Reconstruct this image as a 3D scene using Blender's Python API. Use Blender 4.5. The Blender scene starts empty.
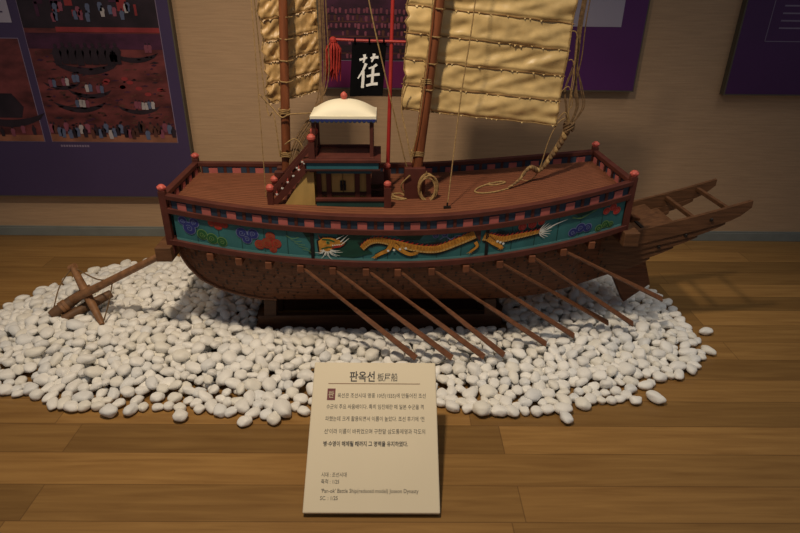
import bpy, bmesh, math, random
from mathutils import Vector, Matrix, noise, Quaternion
random.seed(7)
C = bpy.context.scene.collection
PI = math.pi
# ------------------------------------------------------------------ materials
def mat(name, col, rough=.6, var=.12, scale=12., stretch=(1,1,1), bump=0., spec=.4, metal=0., coat=0., sheen=0., col2=None, detail=4.):
    m = bpy.data.materials.new(name); m.use_nodes = True
    nt = m.node_tree; b = nt.nodes['Principled BSDF']
    b.inputs['Roughness'].default_value = rough
    b.inputs['Specular IOR Level'].default_value = spec
    b.inputs['Metallic'].default_value = metal
    b.inputs['Coat Weight'].default_value = coat
    b.inputs['Sheen Weight'].default_value = sheen
    tc = nt.nodes.new('ShaderNodeTexCoord'); mp = nt.nodes.new('ShaderNodeMapping')
    mp.inputs['Scale'].default_value = stretch
    nz = nt.nodes.new('ShaderNodeTexNoise'); nz.inputs['Scale'].default_value = scale; nz.inputs['Detail'].default_value = detail
    nt.links.new(tc.outputs['Object'], mp.inputs['Vector']); nt.links.new(mp.outputs['Vector'], nz.inputs['Vector'])
    rp = nt.nodes.new('ShaderNodeValToRGB')
    c2 = col2 or tuple(min(1, c*(1+var)) for c in col); c1 = tuple(c*(1-var) for c in col) if not col2 else col
    rp.color_ramp.elements[0].position = .32; rp.color_ramp.elements[1].position = .68
    rp.color_ramp.elements[0].color = (*c1, 1); rp.color_ramp.elements[1].color = (*c2, 1)
    nt.links.new(nz.outputs['Fac'], rp.inputs['Fac']); nt.links.new(rp.outputs['Color'], b.inputs['Base Color'])
    if bump:
        bp = nt.nodes.new('ShaderNodeBump'); bp.inputs['Strength'].default_value = bump; bp.inputs['Distance'].default_value = .004
        nt.links.new(nz.outputs['Fac'], bp.inputs['Height']); nt.links.new(bp.outputs['Normal'], b.inputs['Normal'])
    return m
def floor_mat():
    m = bpy.data.materials.new('oak_floor'); m.use_nodes = True
    nt = m.node_tree; N = nt.nodes.new; Lk = nt.links.new; b = nt.nodes['Principled BSDF']
    tc = N('ShaderNodeTexCoord'); sp = N('ShaderNodeSeparateXYZ'); Lk(tc.outputs['Object'], sp.inputs[0])
    def M(op, a, c=None, d=None):
        n = N('ShaderNodeMath'); n.operation = op
        for i, v in enumerate((a, c, d)):
            if v is None: continue
            if isinstance(v, (int, float)): n.inputs[i].default_value = v
            else: Lk(v, n.inputs[i])
        return n.outputs[0]
    PW, PL = .1155, 1.25
    ry = M('DIVIDE', M('ADD', sp.outputs['Y'], .046), PW); row = M('FLOOR', ry); fy = M('FRACT', ry)
    wn = N('ShaderNodeTexWhiteNoise'); wn.noise_dimensions = '1D'; Lk(row, wn.inputs['W'])
    rx = M('ADD', M('DIVIDE', sp.outputs['X'], PL), M('MULTIPLY', wn.outputs['Value'], 7.3)); colm = M('FLOOR', rx); fx = M('FRACT', rx)
    cb = N('ShaderNodeCombineXYZ'); Lk(row, cb.inputs[0]); Lk(colm, cb.inputs[1])
    w2 = N('ShaderNodeTexWhiteNoise'); w2.noise_dimensions = '2D'; Lk(cb.outputs[0], w2.inputs['Vector'])
    # grain, shifted per plank
    cg = N('ShaderNodeCombineXYZ'); Lk(M('MULTIPLY', sp.outputs['X'], 2.2), cg.inputs[0]); Lk(M('MULTIPLY', sp.outputs['Y'], 34.), cg.inputs[1]); Lk(M('MULTIPLY', w2.outputs['Value'], 37.), cg.inputs[2])
    g = N('ShaderNodeTexNoise'); g.inputs['Scale'].default_value = 1.6; g.inputs['Detail'].default_value = 6; g.inputs['Distortion'].default_value = .6; Lk(cg.outputs[0], g.inputs['Vector'])
    rp = N('ShaderNodeValToRGB'); e = rp.color_ramp.elements
    e[0].position = .28; e[0].color = (.205, .105, .031, 1); e[1].position = .75; e[1].color = (.31, .172, .054, 1)
    Lk(g.outputs['Fac'], rp.inputs['Fac'])
    hv = N('ShaderNodeHueSaturation'); Lk(rp.outputs['Color'], hv.inputs['Color']); Lk(M('ADD', M('MULTIPLY', w2.outputs['Value'], .5), .75), hv.inputs['Value'])
    ey = M('MINIMUM', fy, M('SUBTRACT', 1., fy)); ex = M('MULTIPLY', M('MINIMUM', fx, M('SUBTRACT', 1., fx)), PL/PW)
    seam = M('LESS_THAN', M('MINIMUM', ey, ex), .012)
    mx = N('ShaderNodeMix'); mx.data_type = 'RGBA'; Lk(M('MULTIPLY', seam, .55), mx.inputs[0]); Lk(hv.outputs['Color'], mx.inputs[6]); mx.inputs[7].default_value = (.07, .03, .01, 1)
    Lk(mx.outputs[2], b.inputs['Base Color']); b.inputs['Roughness'].default_value = .42; b.inputs['Specular IOR Level'].default_value = .35
    bp = N('ShaderNodeBump'); bp.inputs['Strength'].default_value = .08; bp.inputs['Distance'].default_value = .002
    Lk(g.outputs['Fac'], bp.inputs['Height']); Lk(bp.outputs['Normal'], b.inputs['Normal'])
    return m
MT = dict(
 wall=mat('beige_wallpaper', (.46,.305,.185), .85, .07, 16, (.45,1,7), .25, .2, detail=8),
 base=mat('grey_skirting', (.19,.205,.19), .6, .08),
 hull=mat('hull_wood', (.125,.043,.017), .55, .3, 10, (1.2,6,14), .15, .3),
 hull_dk=mat('dark_stud', (.012,.007,.005), .6, .1),
 stern=mat('stern_wood', (.12,.055,.026), .55, .28, 10, (1.2,6,14), .15, .3),
 red=mat('red_brown_paint', (.088,.023,.016), .5, .18, 20, spec=.4),
 red_dk=mat('dark_red_paint', (.045,.013,.010), .5, .15, 20),
 vermilion=mat('vermilion_paint', (.40,.03,.025), .45, .12, 20),
 coral=mat('coral_paint', (.50,.10,.075), .5, .12, 20),
 knob=mat('rose_paint', (.58,.12,.10), .6, .12, 20),
 pink=mat('pink_paint', (.47,.13,.115), .55, .08, 20),
 navy=mat('navy_paint', (.030,.050,.085), .5, .15, 20),
 tealdk=mat('dark_teal_paint', (.012,.055,.05), .5, .15, 20),
 teal=mat('teal_paint', (.034,.150,.162), .55, .16, 16, (1,1,.4)),
 teal_lt=mat('pale_teal_paint', (.09,.24,.24), .55, .1, 16),
 deck=mat('deck_wood', (.20,.072,.036), .55, .26, 14, (1.3,22,1), .12, .35),
 gold=mat('gold_paint', (.52,.235,.035), .5, .3, 60),
 white=mat('white_paint', (.72,.74,.70), .55, .05),
 blue=mat('cobalt_paint', (.022,.03,.17), .5, .15),
 bluelt=mat('pale_blue_paint', (.15,.19,.36), .5, .1),
 green=mat('green_paint', (.015,.095,.032), .5, .15),
 greenlt=mat('pale_green_paint', (.15,.27,.09), .5, .1),
 greendk=mat('deep_green_paint', (.008,.05,.035), .5, .2),
 belly=mat('belly_paint', (.56,.36,.12), .5, .2, 40),
 scale=mat('scale_paint', (.22,.075,.015), .5, .2, 40),
 orange=mat('rust_orange_paint', (.27,.06,.028), .5, .15),
 black=mat('black_paint', (.008,.008,.009), .6, .1),
 cream=mat('cream_roof', (.86,.80,.62), .6, .03, 8, spec=.3),
 yellow=mat('ochre_panel', (.46,.31,.10), .6, .15, 8, (4,4,1)),
 bandteal=mat('blue_teal_band', (.03,.135,.17), .5, .1),
 mast=mat('mast_wood', (.20,.062,.022), .5, .25, 10, (8,8,1), .1),
 oar=mat('oar_wood', (.16,.062,.026), .5, .25, 14, (2,8,8), .1),
 block=mat('block_wood', (.165,.058,.026), .55, .2, 20),
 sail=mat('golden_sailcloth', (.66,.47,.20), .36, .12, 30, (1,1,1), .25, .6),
 sail_shaded=mat('shaded_sailcloth', (.46,.29,.115), .45, .2, 30, (1,1,1), .3, .5),  # browner cloth, with the shade of the angled left sail mixed into its colour
 batten=mat('bamboo_batten', (.24,.13,.045), .55, .25, 30),
 rope=mat('hemp_rope', (.33,.21,.085), .8, .3, 120, bump=.4),
 rope_dk=mat('brown_rope', (.17,.10,.045), .85, .3, 90, bump=.5),
 stand=mat('dark_stand_wood', (.075,.03,.014), .5, .25, 8, (1,6,10), .1),
 anchor=mat('anchor_wood', (.24,.115,.05), .55, .3, 12, (3,3,3), .15),
 anchor_dk=mat('anchor_dark_wood', (.13,.065,.03), .6, .3, 12, (3,3,3), .15),
 flag=mat('black_cloth', (.004,.004,.005), .95, .1, spec=.05),
 tassel=mat('red_thread', (.36,.026,.018), .8, .25, 90),
 glyph=mat('white_ink', (.80,.80,.80), .7, .03),
 sign=mat('cream_card', (.70,.615,.455), .6, .02, 5, spec=.25),
 signedge=mat('card_edge', (.45,.37,.25), .6, .04),
 ink=mat('grey_ink', (.055,.055,.055), .7, .05),
 inklt=mat('soft_grey_ink', (.17,.155,.125), .7, .05),
 rule=mat('brown_rule', (.25,.15,.09), .7, .05),
 seal=mat('maroon_seal', (.16,.045,.05), .7, .05),
 pn_side=mat('panel_side', (.10,.085,.06), .5, .1),
 pn_left=mat('violet_print', (.055,.036,.095), .42, .06, 3),
 pn_mid=mat('purple_print', (.085,.018,.115), .42, .08, 3),
 pn_mag=mat('magenta_print', (.13,.012,.075), .42, .08, 3),
 pn_right=mat('plum_print', (.062,.014,.085), .42, .08, 3),
 pn_pale=mat('lavender_print', (.36,.33,.42), .5, .04, 3),
 pn_line=mat('pale_line', (.22,.17,.26), .5, .04, 3),
 pt_red=mat('painting_red', (.115,.026,.026), .5, .55, 9, (1,1,2.2), detail=9),
 pt_dark=mat('painting_dark', (.020,.011,.017), .5, .4, 12),
 pt_mid=mat('painting_brown', (.085,.03,.022), .5, .4, 12),
 pt_band=mat('painting_red_band', (.24,.028,.03), .5, .2, 12),
 pt_white=mat('painting_white', (.38,.34,.35), .5, .1),
 pt_blue=mat('painting_blue', (.09,.11,.19), .5, .1),
 pt_rose=mat('painting_rose', (.20,.055,.085), .5, .2),
 pt_night=mat('painting_night', (.050,.012,.034), .5, .45, 9, (1,1,2), detail=8),
 pt_sand=mat('painting_sand', (.24,.095,.055), .5, .3, 10),
 peb0=mat('pebble_white', (.80,.78,.74), .5, .05, 25, bump=.05, spec=.35),
 peb1=mat('pebble_warm', (.79,.76,.69), .5, .05, 25, bump=.05, spec=.35),
 peb2=mat('pebble_grey', (.75,.75,.74), .5, .05, 25, bump=.05, spec=.35),
 peb3=mat('pebble_bright', (.86,.84,.80), .5, .04, 25, bump=.05, spec=.35),
)
MT['floor'] = floor_mat()
# ------------------------------------------------------------------ mesh builder
class MB:
    def __init__(s): s.v=[]; s.f=[]; s.mi=[]; s.mats=[]
    def m(s, name):
        if name not in s.mats: s.mats.append(name)
        return s.mats.index(name)
    def add(s, vs, fs, mt):
        o=len(s.v); i=s.m(mt); s.v += [tuple(v) for v in vs]
        for f in fs: s.f.append(tuple(o+k for k in f)); s.mi.append(i)
    def box(s, c, d, mt, rot=None):
        x,y,z=(k/2 for k in d)
        vs=[Vector(p) for p in ((-x,-y,-z),(x,-y,-z),(x,y,-z),(-x,y,-z),(-x,-y,z),(x,-y,z),(x,y,z),(-x,y,z))]
        if rot is not None: vs=[rot@v for v in vs]
        s.add([v+Vector(c) for v in vs], [(3,2,1,0),(4,5,6,7),(0,1,5,4),(1,2,6,5),(2,3,7,6),(3,0,4,7)], mt)
    def b2(s, x0,x1,y0,y1,z0,z1, mt): s.box(((x0+x1)/2,(y0+y1)/2,(z0+z1)/2),(abs(x1-x0),abs(y1-y0),abs(z1-z0)),mt)
    def bar(s, a, b, w, h, mt, up=(0,0,1), w2=None, h2=None):
        a=Vector(a); b=Vector(b); d=(b-a).normalized(); u=Vector(up); sd=d.cross(u)
        if sd.length<1e-5: sd=d.cross(Vector((1,0,0)))
        sd.normalize(); u=sd.cross(d); vs=[]
        for p,ww,hh in ((a,w,h),(b,w2 or w,h2 or h)):
            for i,j in ((-1,-1),(1,-1),(1,1),(-1,1)): vs.append(p+sd*(i*ww/2)+u*(j*hh/2))
        s.add(vs,[(0,1,2,3),(7,6,5,4),(0,4,5,1),(1,5,6,2),(2,6,7,3),(3,7,4,0)],mt)
    def tube(s, pts, r, mt, n=8, cap=True):
        pts=[Vector(p) for p in pts]; k=len(pts); rs=r if isinstance(r,(list,tuple)) else [r]*k
        t=(pts[1]-pts[0]).normalized(); nn=t.orthogonal().normalized(); vs=[]; fs=[]
        for i in range(k):
            tt=(pts[min(i+1,k-1)]-pts[max(i-1,0)])
            tt=tt.normalized() if tt.length>1e-9 else t
            q=t.rotation_difference(tt); nn=(q@nn); nn=(nn-tt*nn.dot(tt)).normalized(); t=tt; bb=t.cross(nn)
            for j in range(n):
                a=2*PI*j/n; vs.append(pts[i]+(nn*math.cos(a)+bb*math.sin(a))*rs[i])
        for i in range(k-1):
            for j in range(n): fs.append((i*n+j,i*n+(j+1)%n,(i+1)*n+(j+1)%n,(i+1)*n+j))
        if cap: fs.append(tuple(range(n-1,-1,-1))); fs.append(tuple((k-1)*n+j for j in range(n)))
        s.add(vs,fs,mt)
    def lathe(s, c, prof, mt, n=16, ax=(0,0,1)):
        c=Vector(c); q=Vector((0,0,1)).rotation_difference(Vector(ax)); vs=[]; fs=[]
        for r,z in prof:
            for j in range(n): a=2*PI*j/n; vs.append(c+q@Vector((r*math.cos(a),r*math.sin(a),z)))
        for i in range(len(prof)-1):
            for j in range(n): fs.append((i*n+j,i*n+(j+1)%n,(i+1)*n+(j+1)%n,(i+1)*n+j))
        fs.append(tuple(range(n-1,-1,-1))); fs.append(tuple((len(prof)-1)*n+j for j in range(n)))
        s.add(vs,fs,mt)
    def ball(s, c, r, mt, sc=(1,1,1), n=12):
        vs=[]; fs=[]; m=n//2
        for i in range(1,m):
            ph=PI*i/m
            for j in range(n): a=2*PI*j/n; vs.append((c[0]+r*sc[0]*math.sin(ph)*math.cos(a),c[1]+r*sc[1]*math.sin(ph)*math.sin(a),c[2]+r*sc[2]*math.cos(ph)))
        vs.append((c[0],c[1],c[2]+r*sc[2])); vs.append((c[0],c[1],c[2]-r*sc[2])); T=len(vs)-2; B=T+1
        for i in range(m-2):
            for j in range(n): fs.append((i*n+j,(i+1)*n+j,(i+1)*n+(j+1)%n,i*n+(j+1)%n))
        for j in range(n): fs.append((T,j,(j+1)%n)); fs.append((B,(m-2)*n+(j+1)%n,(m-2)*n+j))
        s.add(vs,fs,mt)
    def grid(s, fn, nu, nv, mt):
        vs=[fn(i/nu,j/nv) for i in range(nu+1) for j in range(nv+1)]
        s.add(vs,[(i*(nv+1)+j,(i+1)*(nv+1)+j,(i+1)*(nv+1)+j+1,i*(nv+1)+j+1) for i in range(nu) for j in range(nv)],mt)
    def prism(s, poly, off, mt):      # poly: list of 3D points, off: extrusion vector
        n=len(poly); off=Vector(off); vs=[Vector(p) for p in poly]; vs+= [v+off for v in vs]
        s.add(vs,[tuple(range(n-1,-1,-1)),tuple(range(n,2*n))]+[(i,(i+1)%n,n+(i+1)%n,n+i) for i in range(n)],mt)
    def build(s, name, parent=None, smooth=False, bevel=0., loc=None, fix=True, solid=0.):
        me=bpy.data.meshes.new(name); me.from_pydata(s.v,[],s.f)
        for k in s.mats: me.materials.append(MT[k])
        me.polygons.foreach_set('material_index', s.mi); me.update()
        if fix:
            bm=bmesh.new(); bm.from_mesh(me); bmesh.ops.recalc_face_normals(bm, faces=bm.faces); bm.to_mesh(me); bm.free()
        if smooth:
            me.polygons.foreach_set('use_smooth',[True]*len(me.polygons))
            try: me.set_sharp_from_angle(angle=math.radians(50))
            except Exception: pass
        o=bpy.data.objects.new(name,me); C.objects.link(o); o.parent=parent
        if loc is not None: o.location=loc
        if solid:
            md=o.modifiers.new('solid','SOLIDIFY'); md.thickness=solid; md.offset=0
        if bevel:
            md=o.modifiers.new('bevel','BEVEL'); md.width=bevel; md.segments=2; md.limit_method='ANGLE'
        return o
def text_geo(body, size, bold=0., align='LEFT', spacing=1., width=None):
    cu=bpy.data.curves.new('t','FONT'); cu.body=body; cu.size=size; cu.align_x=align; cu.offset=bold; cu.space_character=spacing; cu.resolution_u=2
    o=bpy.data.objects.new('t',cu); C.objects.link(o)
    dg=bpy.context.evaluated_depsgraph_get(); me=bpy.data.meshes.new_from_object(o.evaluated_get(dg))
    vs=[tuple(v.co) for v in me.vertices]; fs=[tuple(p.vertices) for p in me.polygons]
    bpy.data.objects.remove(o); bpy.data.curves.remove(cu); bpy.data.meshes.remove(me)
    if width and vs:
        x0=min(v[0] for v in vs); x1=max(v[0] for v in vs); k=width/(x1-x0); vs=[((v[0]-x0)*k,v[1],0) for v in vs]
    return vs,fs
def tag(o, label, cat, group=None, kind=None):
    o['label']=label; o['category']=cat
    if group: o['group']=group
    if kind: o['kind']=kind
    return o
def empty(name, loc, rz=0.):
    o=bpy.data.objects.new(name,None); C.objects.link(o); o.location=loc; o.rotation_euler=(0,0,rz); o.empty_display_size=.1
    return o
def struct(o): o['kind']='structure'; return o
# ------------------------------------------------------------------ the room
WY=2.757
b=MB(); b.b2(-5,5,-1.5,WY+.1,-.06,0,'floor'); struct(b.build('floor'))
b=MB(); b.b2(-5,5,WY,WY+.1,0,3.0,'wall'); struct(b.build('wall_back'))
b=MB(); b.b2(-5,5,WY-.012,WY,0,.045,'base'); b.b2(-5,5,WY-.008,WY,.045,.052,'base'); struct(b.build('baseboard_back',bevel=.002))
# ------------------------------------------------------------------ exhibition panels on the wall
PB=WY-.001; PF=WY-.037     # back and face of a panel
def panel_body(root, x0,x1,z0,z1,face):
    b=MB(); b.b2(x0,x1,PF+.001,PB,z0,z1,'pn_side'); b.add([(x0+.006,PF,z0+.006),(x1-.006,PF,z0+.006),(x1-.006,PF,z1-.006),(x0+.006,PF,z1-.006)],[(0,1,2,3)],face)
    return b.build('panel_board',root,fix=False)
class Pic(MB):
    def q(s,x0,x1,z0,z1,mt,d=1): s.add([(x0,PF-.0008*d,z0),(x1,PF-.0008*d,z0),(x1,PF-.0008*d,z1),(x0,PF-.0008*d,z1)],[(0,1,2,3)],mt)
    def pol(s,pts,mt,d=3): s.add([(x,PF-.0008*d,z) for x,z in pts],[tuple(range(len(pts)))],mt)
    def boat(s,x,z,L,mt='pt_dark',d=3):
        up=[(x-L/2+L*i/10, z+.10*L*(2*i/10-1)**2) for i in range(11)]; lo=[(x-L*.4+L*.8*i/8, z-.10*L*(1-(2*i/8-1)**2)) for i in range(9)][::-1]
        s.pol(up+lo,mt,d)
    def man(s,x,z,h,body,d=5):
        w=h*.3; s.pol([(x-w*.5,z),(x+w*.5,z),(x+w*.55,z+h*.35),(x+w*.75,z+h*.55),(x+w*.4,z+h*.72),(x-w*.4,z+h*.72),(x-w*.7,z+h*.5)],body,d)
        s.pol([(x+w*.3*math.cos(a),z+h*.82+w*.34*math.sin(a)) for a in [k*PI/3 for k in range(6)]],'pt_dark',d)
rp=random.Random(3)
p=empty('exhibit_panel',(-1.78,WY,.20)); p.location=(0,0,0)
tag(p,'large violet wall panel at far left with two reddish battle paintings','wall panel')
panel_body(p,-2.75,-.978,.222,1.75,'pn_left')
b=Pic(); X0,X1,Z0,Z1=-1.628,-1.037,.500,1.42
b.q(X0-.003,X1+.003,Z0-.003,Z1,'pn_line',1); b.q(X0,X1,Z0,Z1,'pt_red',2)
b.q(X0,X1,1.00,1.42,'pt_dark',3); b.q(X0+.14,X1,.985,1.005,'pt_band',4); b.q(X0,X1,.915,.98,'pt_night',3)
for k in range(16): b.q(*(lambda x:(x,x+rp.uniform(.01,.05)))(X0+.02+rp.random()*.52),*(lambda z:(z,z+rp.uniform(.02,.06)))(1.02+rp.random()*.12),rp.choice(['pt_mid','pt_night','pt_band']),4)
for k in range(16): b.man(X0+.14+.42*rp.random(),1.02+.05*rp.random(),.05,rp.choice(['pt_white','pt_blue','pt_rose']))
for k in range(9): b.man(X0+.12+k*.033,.845+.01*rp.random(),.10,'pt_dark')
b.boat(X0+.24,.835,.30); b.boat(X0+.46,.88,.22); b.boat(X0+.11,.755,.17); b.boat(X0+.23,.72,.20); b.boat(X0+.17,.66,.24); b.boat(X0+.44,.65,.20)
for k in range(9):
    cx,cz=X0+.30+.26*rp.random(),.72+.09*rp.random(); b.pol([(cx+.016*math.cos(a),cz+.009*math.sin(a)) for a in [i*PI/4 for i in range(8)]],'pt_band',3)
for k in range(260):
    cx,cz,q_=X0+.012+.565*rp.random(),.54+.36*rp.random(),rp.uniform(.004,.022); b.pol([(cx-q_,cz),(cx+q_*.3,cz-.004*rp.random()),(cx+q_,cz+.003),(cx,cz+.004+.004*rp.random())],rp.choice(['pt_mid','pt_dark','pt_red','pt_night','pt_mid']),3)
for bx,bz in ((.06,.75),(.12,.755),(.17,.77),(.22,.73),(.27,.725),(.16,.66),(.19,.66),(.43,.655),(.46,.65),(.49,.655),(.36,.86),(.52,.90)):
    for k in range(2): b.man(X0+bx+.016*k,bz+.004*rp.random(),.045,rp.choice(['pt_white','pt_white','pt_blue','pt_rose']))
b.q(X0,X1,Z0,.535,'pt_sand',3)
for k in range(34): b.man(X0+.01+k*.0172+.005*rp.random(),.508+.045*rp.random(),.058,rp.choice(['pt_white','pt_blue','pt_rose','pt_mid','pt_dark']))
b.build('painting',p,fix=False)
b=Pic(); b.q(-2.6,-1.663,.497,.958,'pn_line',1); b.q(-2.6,-1.666,.500,.955,'pt_red',2); b.q(-2.6,-1.666,.5,.53,'pt_sand',3)
b.boat(-1.80,.60,.34); b.pol([(-1.9,.66),(-1.82,.72),(-1.76,.72),(-1.72,.66),(-1.74,.61),(-1.9,.61)],'pt_dark'); b.boat(-2.2,.7,.4); b.boat(-2.0,.59,.3)
for k in range(9): b.man(-2.1+k*.05,.52+.02*rp.random(),.05,rp.choice(['pt_mid','pt_dark','pt_rose']))
b.build('painting',p,fix=False)
b=Pic(); b.q(-2.6,-1.672,1.02,1.6,'pn_pale',1)
for k in range(12): b.q(-2.5,-1.70,1.06+k*.04,1.066+k*.04,'pn_left',2)
b.build('text_block',p,fix=False)
b=Pic()
for k in range(11): b.q(-1.595+k*.0125,-1.595+k*.0125+.009,.474,.484,'pn_line',1)
b.build('caption',p,fix=False)
p=empty('exhibit_panel',(0,0,0)); tag(p,'purple wall panel behind the sails with dark painting and pale text box','wall panel')
panel_body(p,-.345,1.093,.755,1.75,'pn_mid')
b=Pic(); b.q(-.337,.60,.763,.88,'pn_mag',1); b.build('magenta_band',p,fix=False)
b=Pic(); b.q(-.337,.60,.88,1.55,'pt_night',2); b.q(-.337,.60,.878,.881,'pn_line',2)
for j,z in enumerate((1.085,1.055,1.025,.995,.955,.925,.9)):
    for k in range(46):
        x=-.30+k*.0195+(.01 if j%2 else 0)+rp.uniform(-.005,.005)
        if j<3 or rp.random()<.45: b.man(x,z-.012+rp.uniform(-.004,.004),rp.uniform(.020,.034),'pt_rose' if (j%2==0 or rp.random()<.4) else 'pt_mid',4)
    b.q(-.32,.58,z-.018,z-.013,'pt_mid' if j%2 else 'pt_dark',3)
for k in range(7): b.boat(-.24+k*.13,.93+.03*rp.random(),.15,'pt_dark')
b.build('painting',p,fix=False)
b=Pic(); b.q(.70,.985,1.03,1.55,'pn_pale',1); b.build('text_block',p,fix=False)
p=empty('exhibit_panel',(0,0,0)); tag(p,'dark plum wall panel at far right with thin outlined box','wall panel')
panel_body(p,1.51,2.75,.745,1.75,'pn_right')
b=Pic()
for q_ in ((1.632,2.5,.977,.980),(1.632,1.635,.977,1.6)): b.q(*q_,'pn_line',1)
for k in range(9): b.q(1.68,2.3-.1*(k%3),1.03+k*.03,1.036+k*.03,'pn_line',1)
b.build('text_block',p,fix=False)
# ------------------------------------------------------------------ the ship
SHX,SHY,SHR=.02,1.945,.025
ship=empty('model_ship',(SHX,SHY,0),SHR)
tag(ship,'wooden model warship with gold sails, oars and painted dragon sides','model ship')
HL=.75
def zr(x): return .551+(.034 if x<0 else .085)*min(1.3,abs(x)/HL)**(2. if x<0 else 1.65)
def hw(x): return .185+.105*max(0,(1-min(1,abs(x)/HL)**2.2))
def S(x,t,off,side=-1): return (x, side*(hw(x)+off), zr(x)-t)
def band(b,x0,x1,t0,t1,o0,o1,mt,side=-1,n=None):
    n=n or max(2,int(abs(x1-x0)/.04)); vs=[];fs=[]
    for i in range(n+1):
        x=x0+(x1-x0)*i/n
        vs+= [S(x,t0,o0,side),S(x,t0,o1,side),S(x,t1,o1,side),S(x,t1,o0,side)]
    for i in range(n):
        for j in range(4): fs.append((i*4+j,i*4+(j+1)%4,(i+1)*4+(j+1)%4,(i+1)*4+j))
    fs+=[(0,1,2,3),(n*4+3,n*4+2,n*4+1,n*4)]
    b.add(vs,fs,mt)
# hull
ZB=[(-.775,.365),(-.748,.30),(-.712,.25),(-.665,.215),(-.58,.182),(-.49,.163),(-.4,.16),(.40,.16),(.515,.175),(.62,.205),(.722,.245),(.80,.275),(.87,.30)]
def interp(T,x):
    if x<=T[0][0]: return T[0][1]
    for (a,c),(d,e) in zip(T,T[1:]):
        if x<=d: return c+(e-c)*(x-a)/(d-a)
    return T[-1][1]
TT=[(-1,.44),(.7,.42),(.824,.432),(.92,.458),(1.006,.481),(1.106,.511),(1.21,.545)]   # sheer of the stern planks
def ztop(x): return zr(x)-.158 if x<.7 else interp(TT,x)
def htop(x):
    if x<-.70: return .150-.045*(-.70-x)/.1
    if x>.62: return max(.117,.145-.028*(x-.62)/.12)
    return hw(x)-.045 if abs(x)<.62 else .145+(hw(x)-.19)*1.0
def hbot(x): return .105
def hsec(x,s,side=-1,off=0.):
    zt,zb=ztop(x),interp(ZB,x); a=htop(x); bo=min(hbot(x),a)
    y=a+(bo-a)*(s**1.5); z=zt+(zb-zt)*s
    return (x,side*(y+off),z-off*.3)
XS=[-.775+.032*i for i in range(51)]
b=MB(); K=7
for side in (-1,1):
    for k in range(K):
        s0,s1=k/K,(k+1)/K; vs=[];fs=[]
        for x in XS: vs+=[hsec(x,s0,side,.0005),hsec(x,s1,side,.0055),hsec(x,s1,side,-.004)]
        for i in range(len(XS)-1):
            for j in (0,1): fs.append((i*3+j,i*3+j+1,(i+1)*3+j+1,(i+1)*3+j))
        b.add(vs,fs,'hull')
vs=[];fs=[]
for x in XS: vs+=[hsec(x,1,-1),hsec(x,1,1),hsec(x,0,1),hsec(x,0,-1)]
for i in range(len(XS)-1):
    for j in (0,2): fs.append((i*4+j,i*4+j+1,(i+1)*4+j+1,(i+1)*4+j))
fs+=[(0,1,2,3)]; n4=(len(XS)-1)*4; fs+=[(n4,n4+1,n4+2,n4+3)]
b.add(vs,fs,'hull')
rs=random.Random(5)
for k in range(K):                                           # iron nail heads on every strake
    for i in range(44):
        x=-.74+i*.0355+(.0177 if k%2 else 0)
        for ss in (.35,.75):
            if rs.random()<.25: continue
            c=Vector(hsec(x,(k+ss)/K,-1,.005)); u=Vector(hsec(x+.01,(k+ss)/K,-1,.005))-c; w=Vector(hsec(x,(k+ss)/K+.02,-1,.005))-c
            u.normalize(); w.normalize(); r=.0042
            b.add([c+u*(r*math.cos(a))+w*(r*math.sin(a)) for a in [q*PI/3 for q in range(6)]],[tuple(range(6))],'hull_dk')
b.build('hull',ship)
# pale edging along the bow
for side in (-1,1):
    b=MB(); b.tube([hsec(x,1,side,.006) for x in [-.775,-.768,-.757,-.745,-.73,-.71,-.69,-.65,-.6,-.55,-.5,-.45]],.0065,'oar',6); b.build('bow_edging',ship)
# stern planks: lapped strakes, each ending short of the one above
def stern(side):
    b=MB()
    ends=[(1.20,0,.054),(1.125,.050,.078),(1.04,.074,.100),(.965,.096,.124),(.89,.120,.155)]
    for k,(xe,d0,d1) in enumerate(ends):
        n=16; xs=[.70+(xe-.70)*i/n for i in range(n+1)]; y0=.121-.003*k; vs=[];fs=[]
        for x in xs:
            q=max(0,(x-(xe-.10))/.10); dl=d1+(d0+.012-d1)*(q**1.8); 
            if k==0: dl=d1-.030*(q**3.0)
            zt=interp(TT,x)-d0; zl=interp(TT,x)-dl
            vs+=[(x,side*(y0-.010),zt),(x,side*(y0+.004),zt),(x,side*(y0+.006),zl),(x,side*(y0-.010),zl)]
        for i in range(n):
            for j in range(4): fs.append((i*4+j,i*4+(j+1)%4,(i+1)*4+(j+1)%4,(i+1)*4+j))
        fs+=[(0,1,2,3),(n*4+3,n*4+2,n*4+1,n*4)]
        b.add(vs,fs,'stern')
        if k<3: b.ball((xe-.13,side*(y0+.006),interp(TT,xe-.13)-(d0+d1)/2),.007,'hull_dk',n=6)
    return b.build('stern_plank',ship)
stern(-1); stern(1)
b=MB(); b.grid(lambda u,v:(.74+.20*u,-.108+.216*v,interp(TT,.74+.20*u)-.022),6,4,'stern'); b.grid(lambda u,v:(.94+.05*u,-.105+.21*v,interp(TT,.94+.05*u)-.05),2,4,'stern'); b.b2(.855,.863,-.107,.107,interp(TT,.86)-.028,interp(TT,.86)-.018,'hull_dk')
b.build('stern_deck',ship,solid=.008)
for x in (1.022,1.135):
    b=MB(); b.bar((x,-.112,interp(TT,x)-.018),(x,.112,interp(TT,x)-.018),.015,.015,'stern'); b.build('stern_beam',ship,bevel=.002)
b=MB(); b.prism([(.775,-.02,.27),(.90,-.02,.335),(.965,-.02,.165),(.875,-.02,.085)],(0,.032,0),'hull'); b.bar((.83,-.004,.30),(.86,-.004,.44),.03,.03,'hull'); b.build('rudder',ship,bevel=.003)
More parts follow.
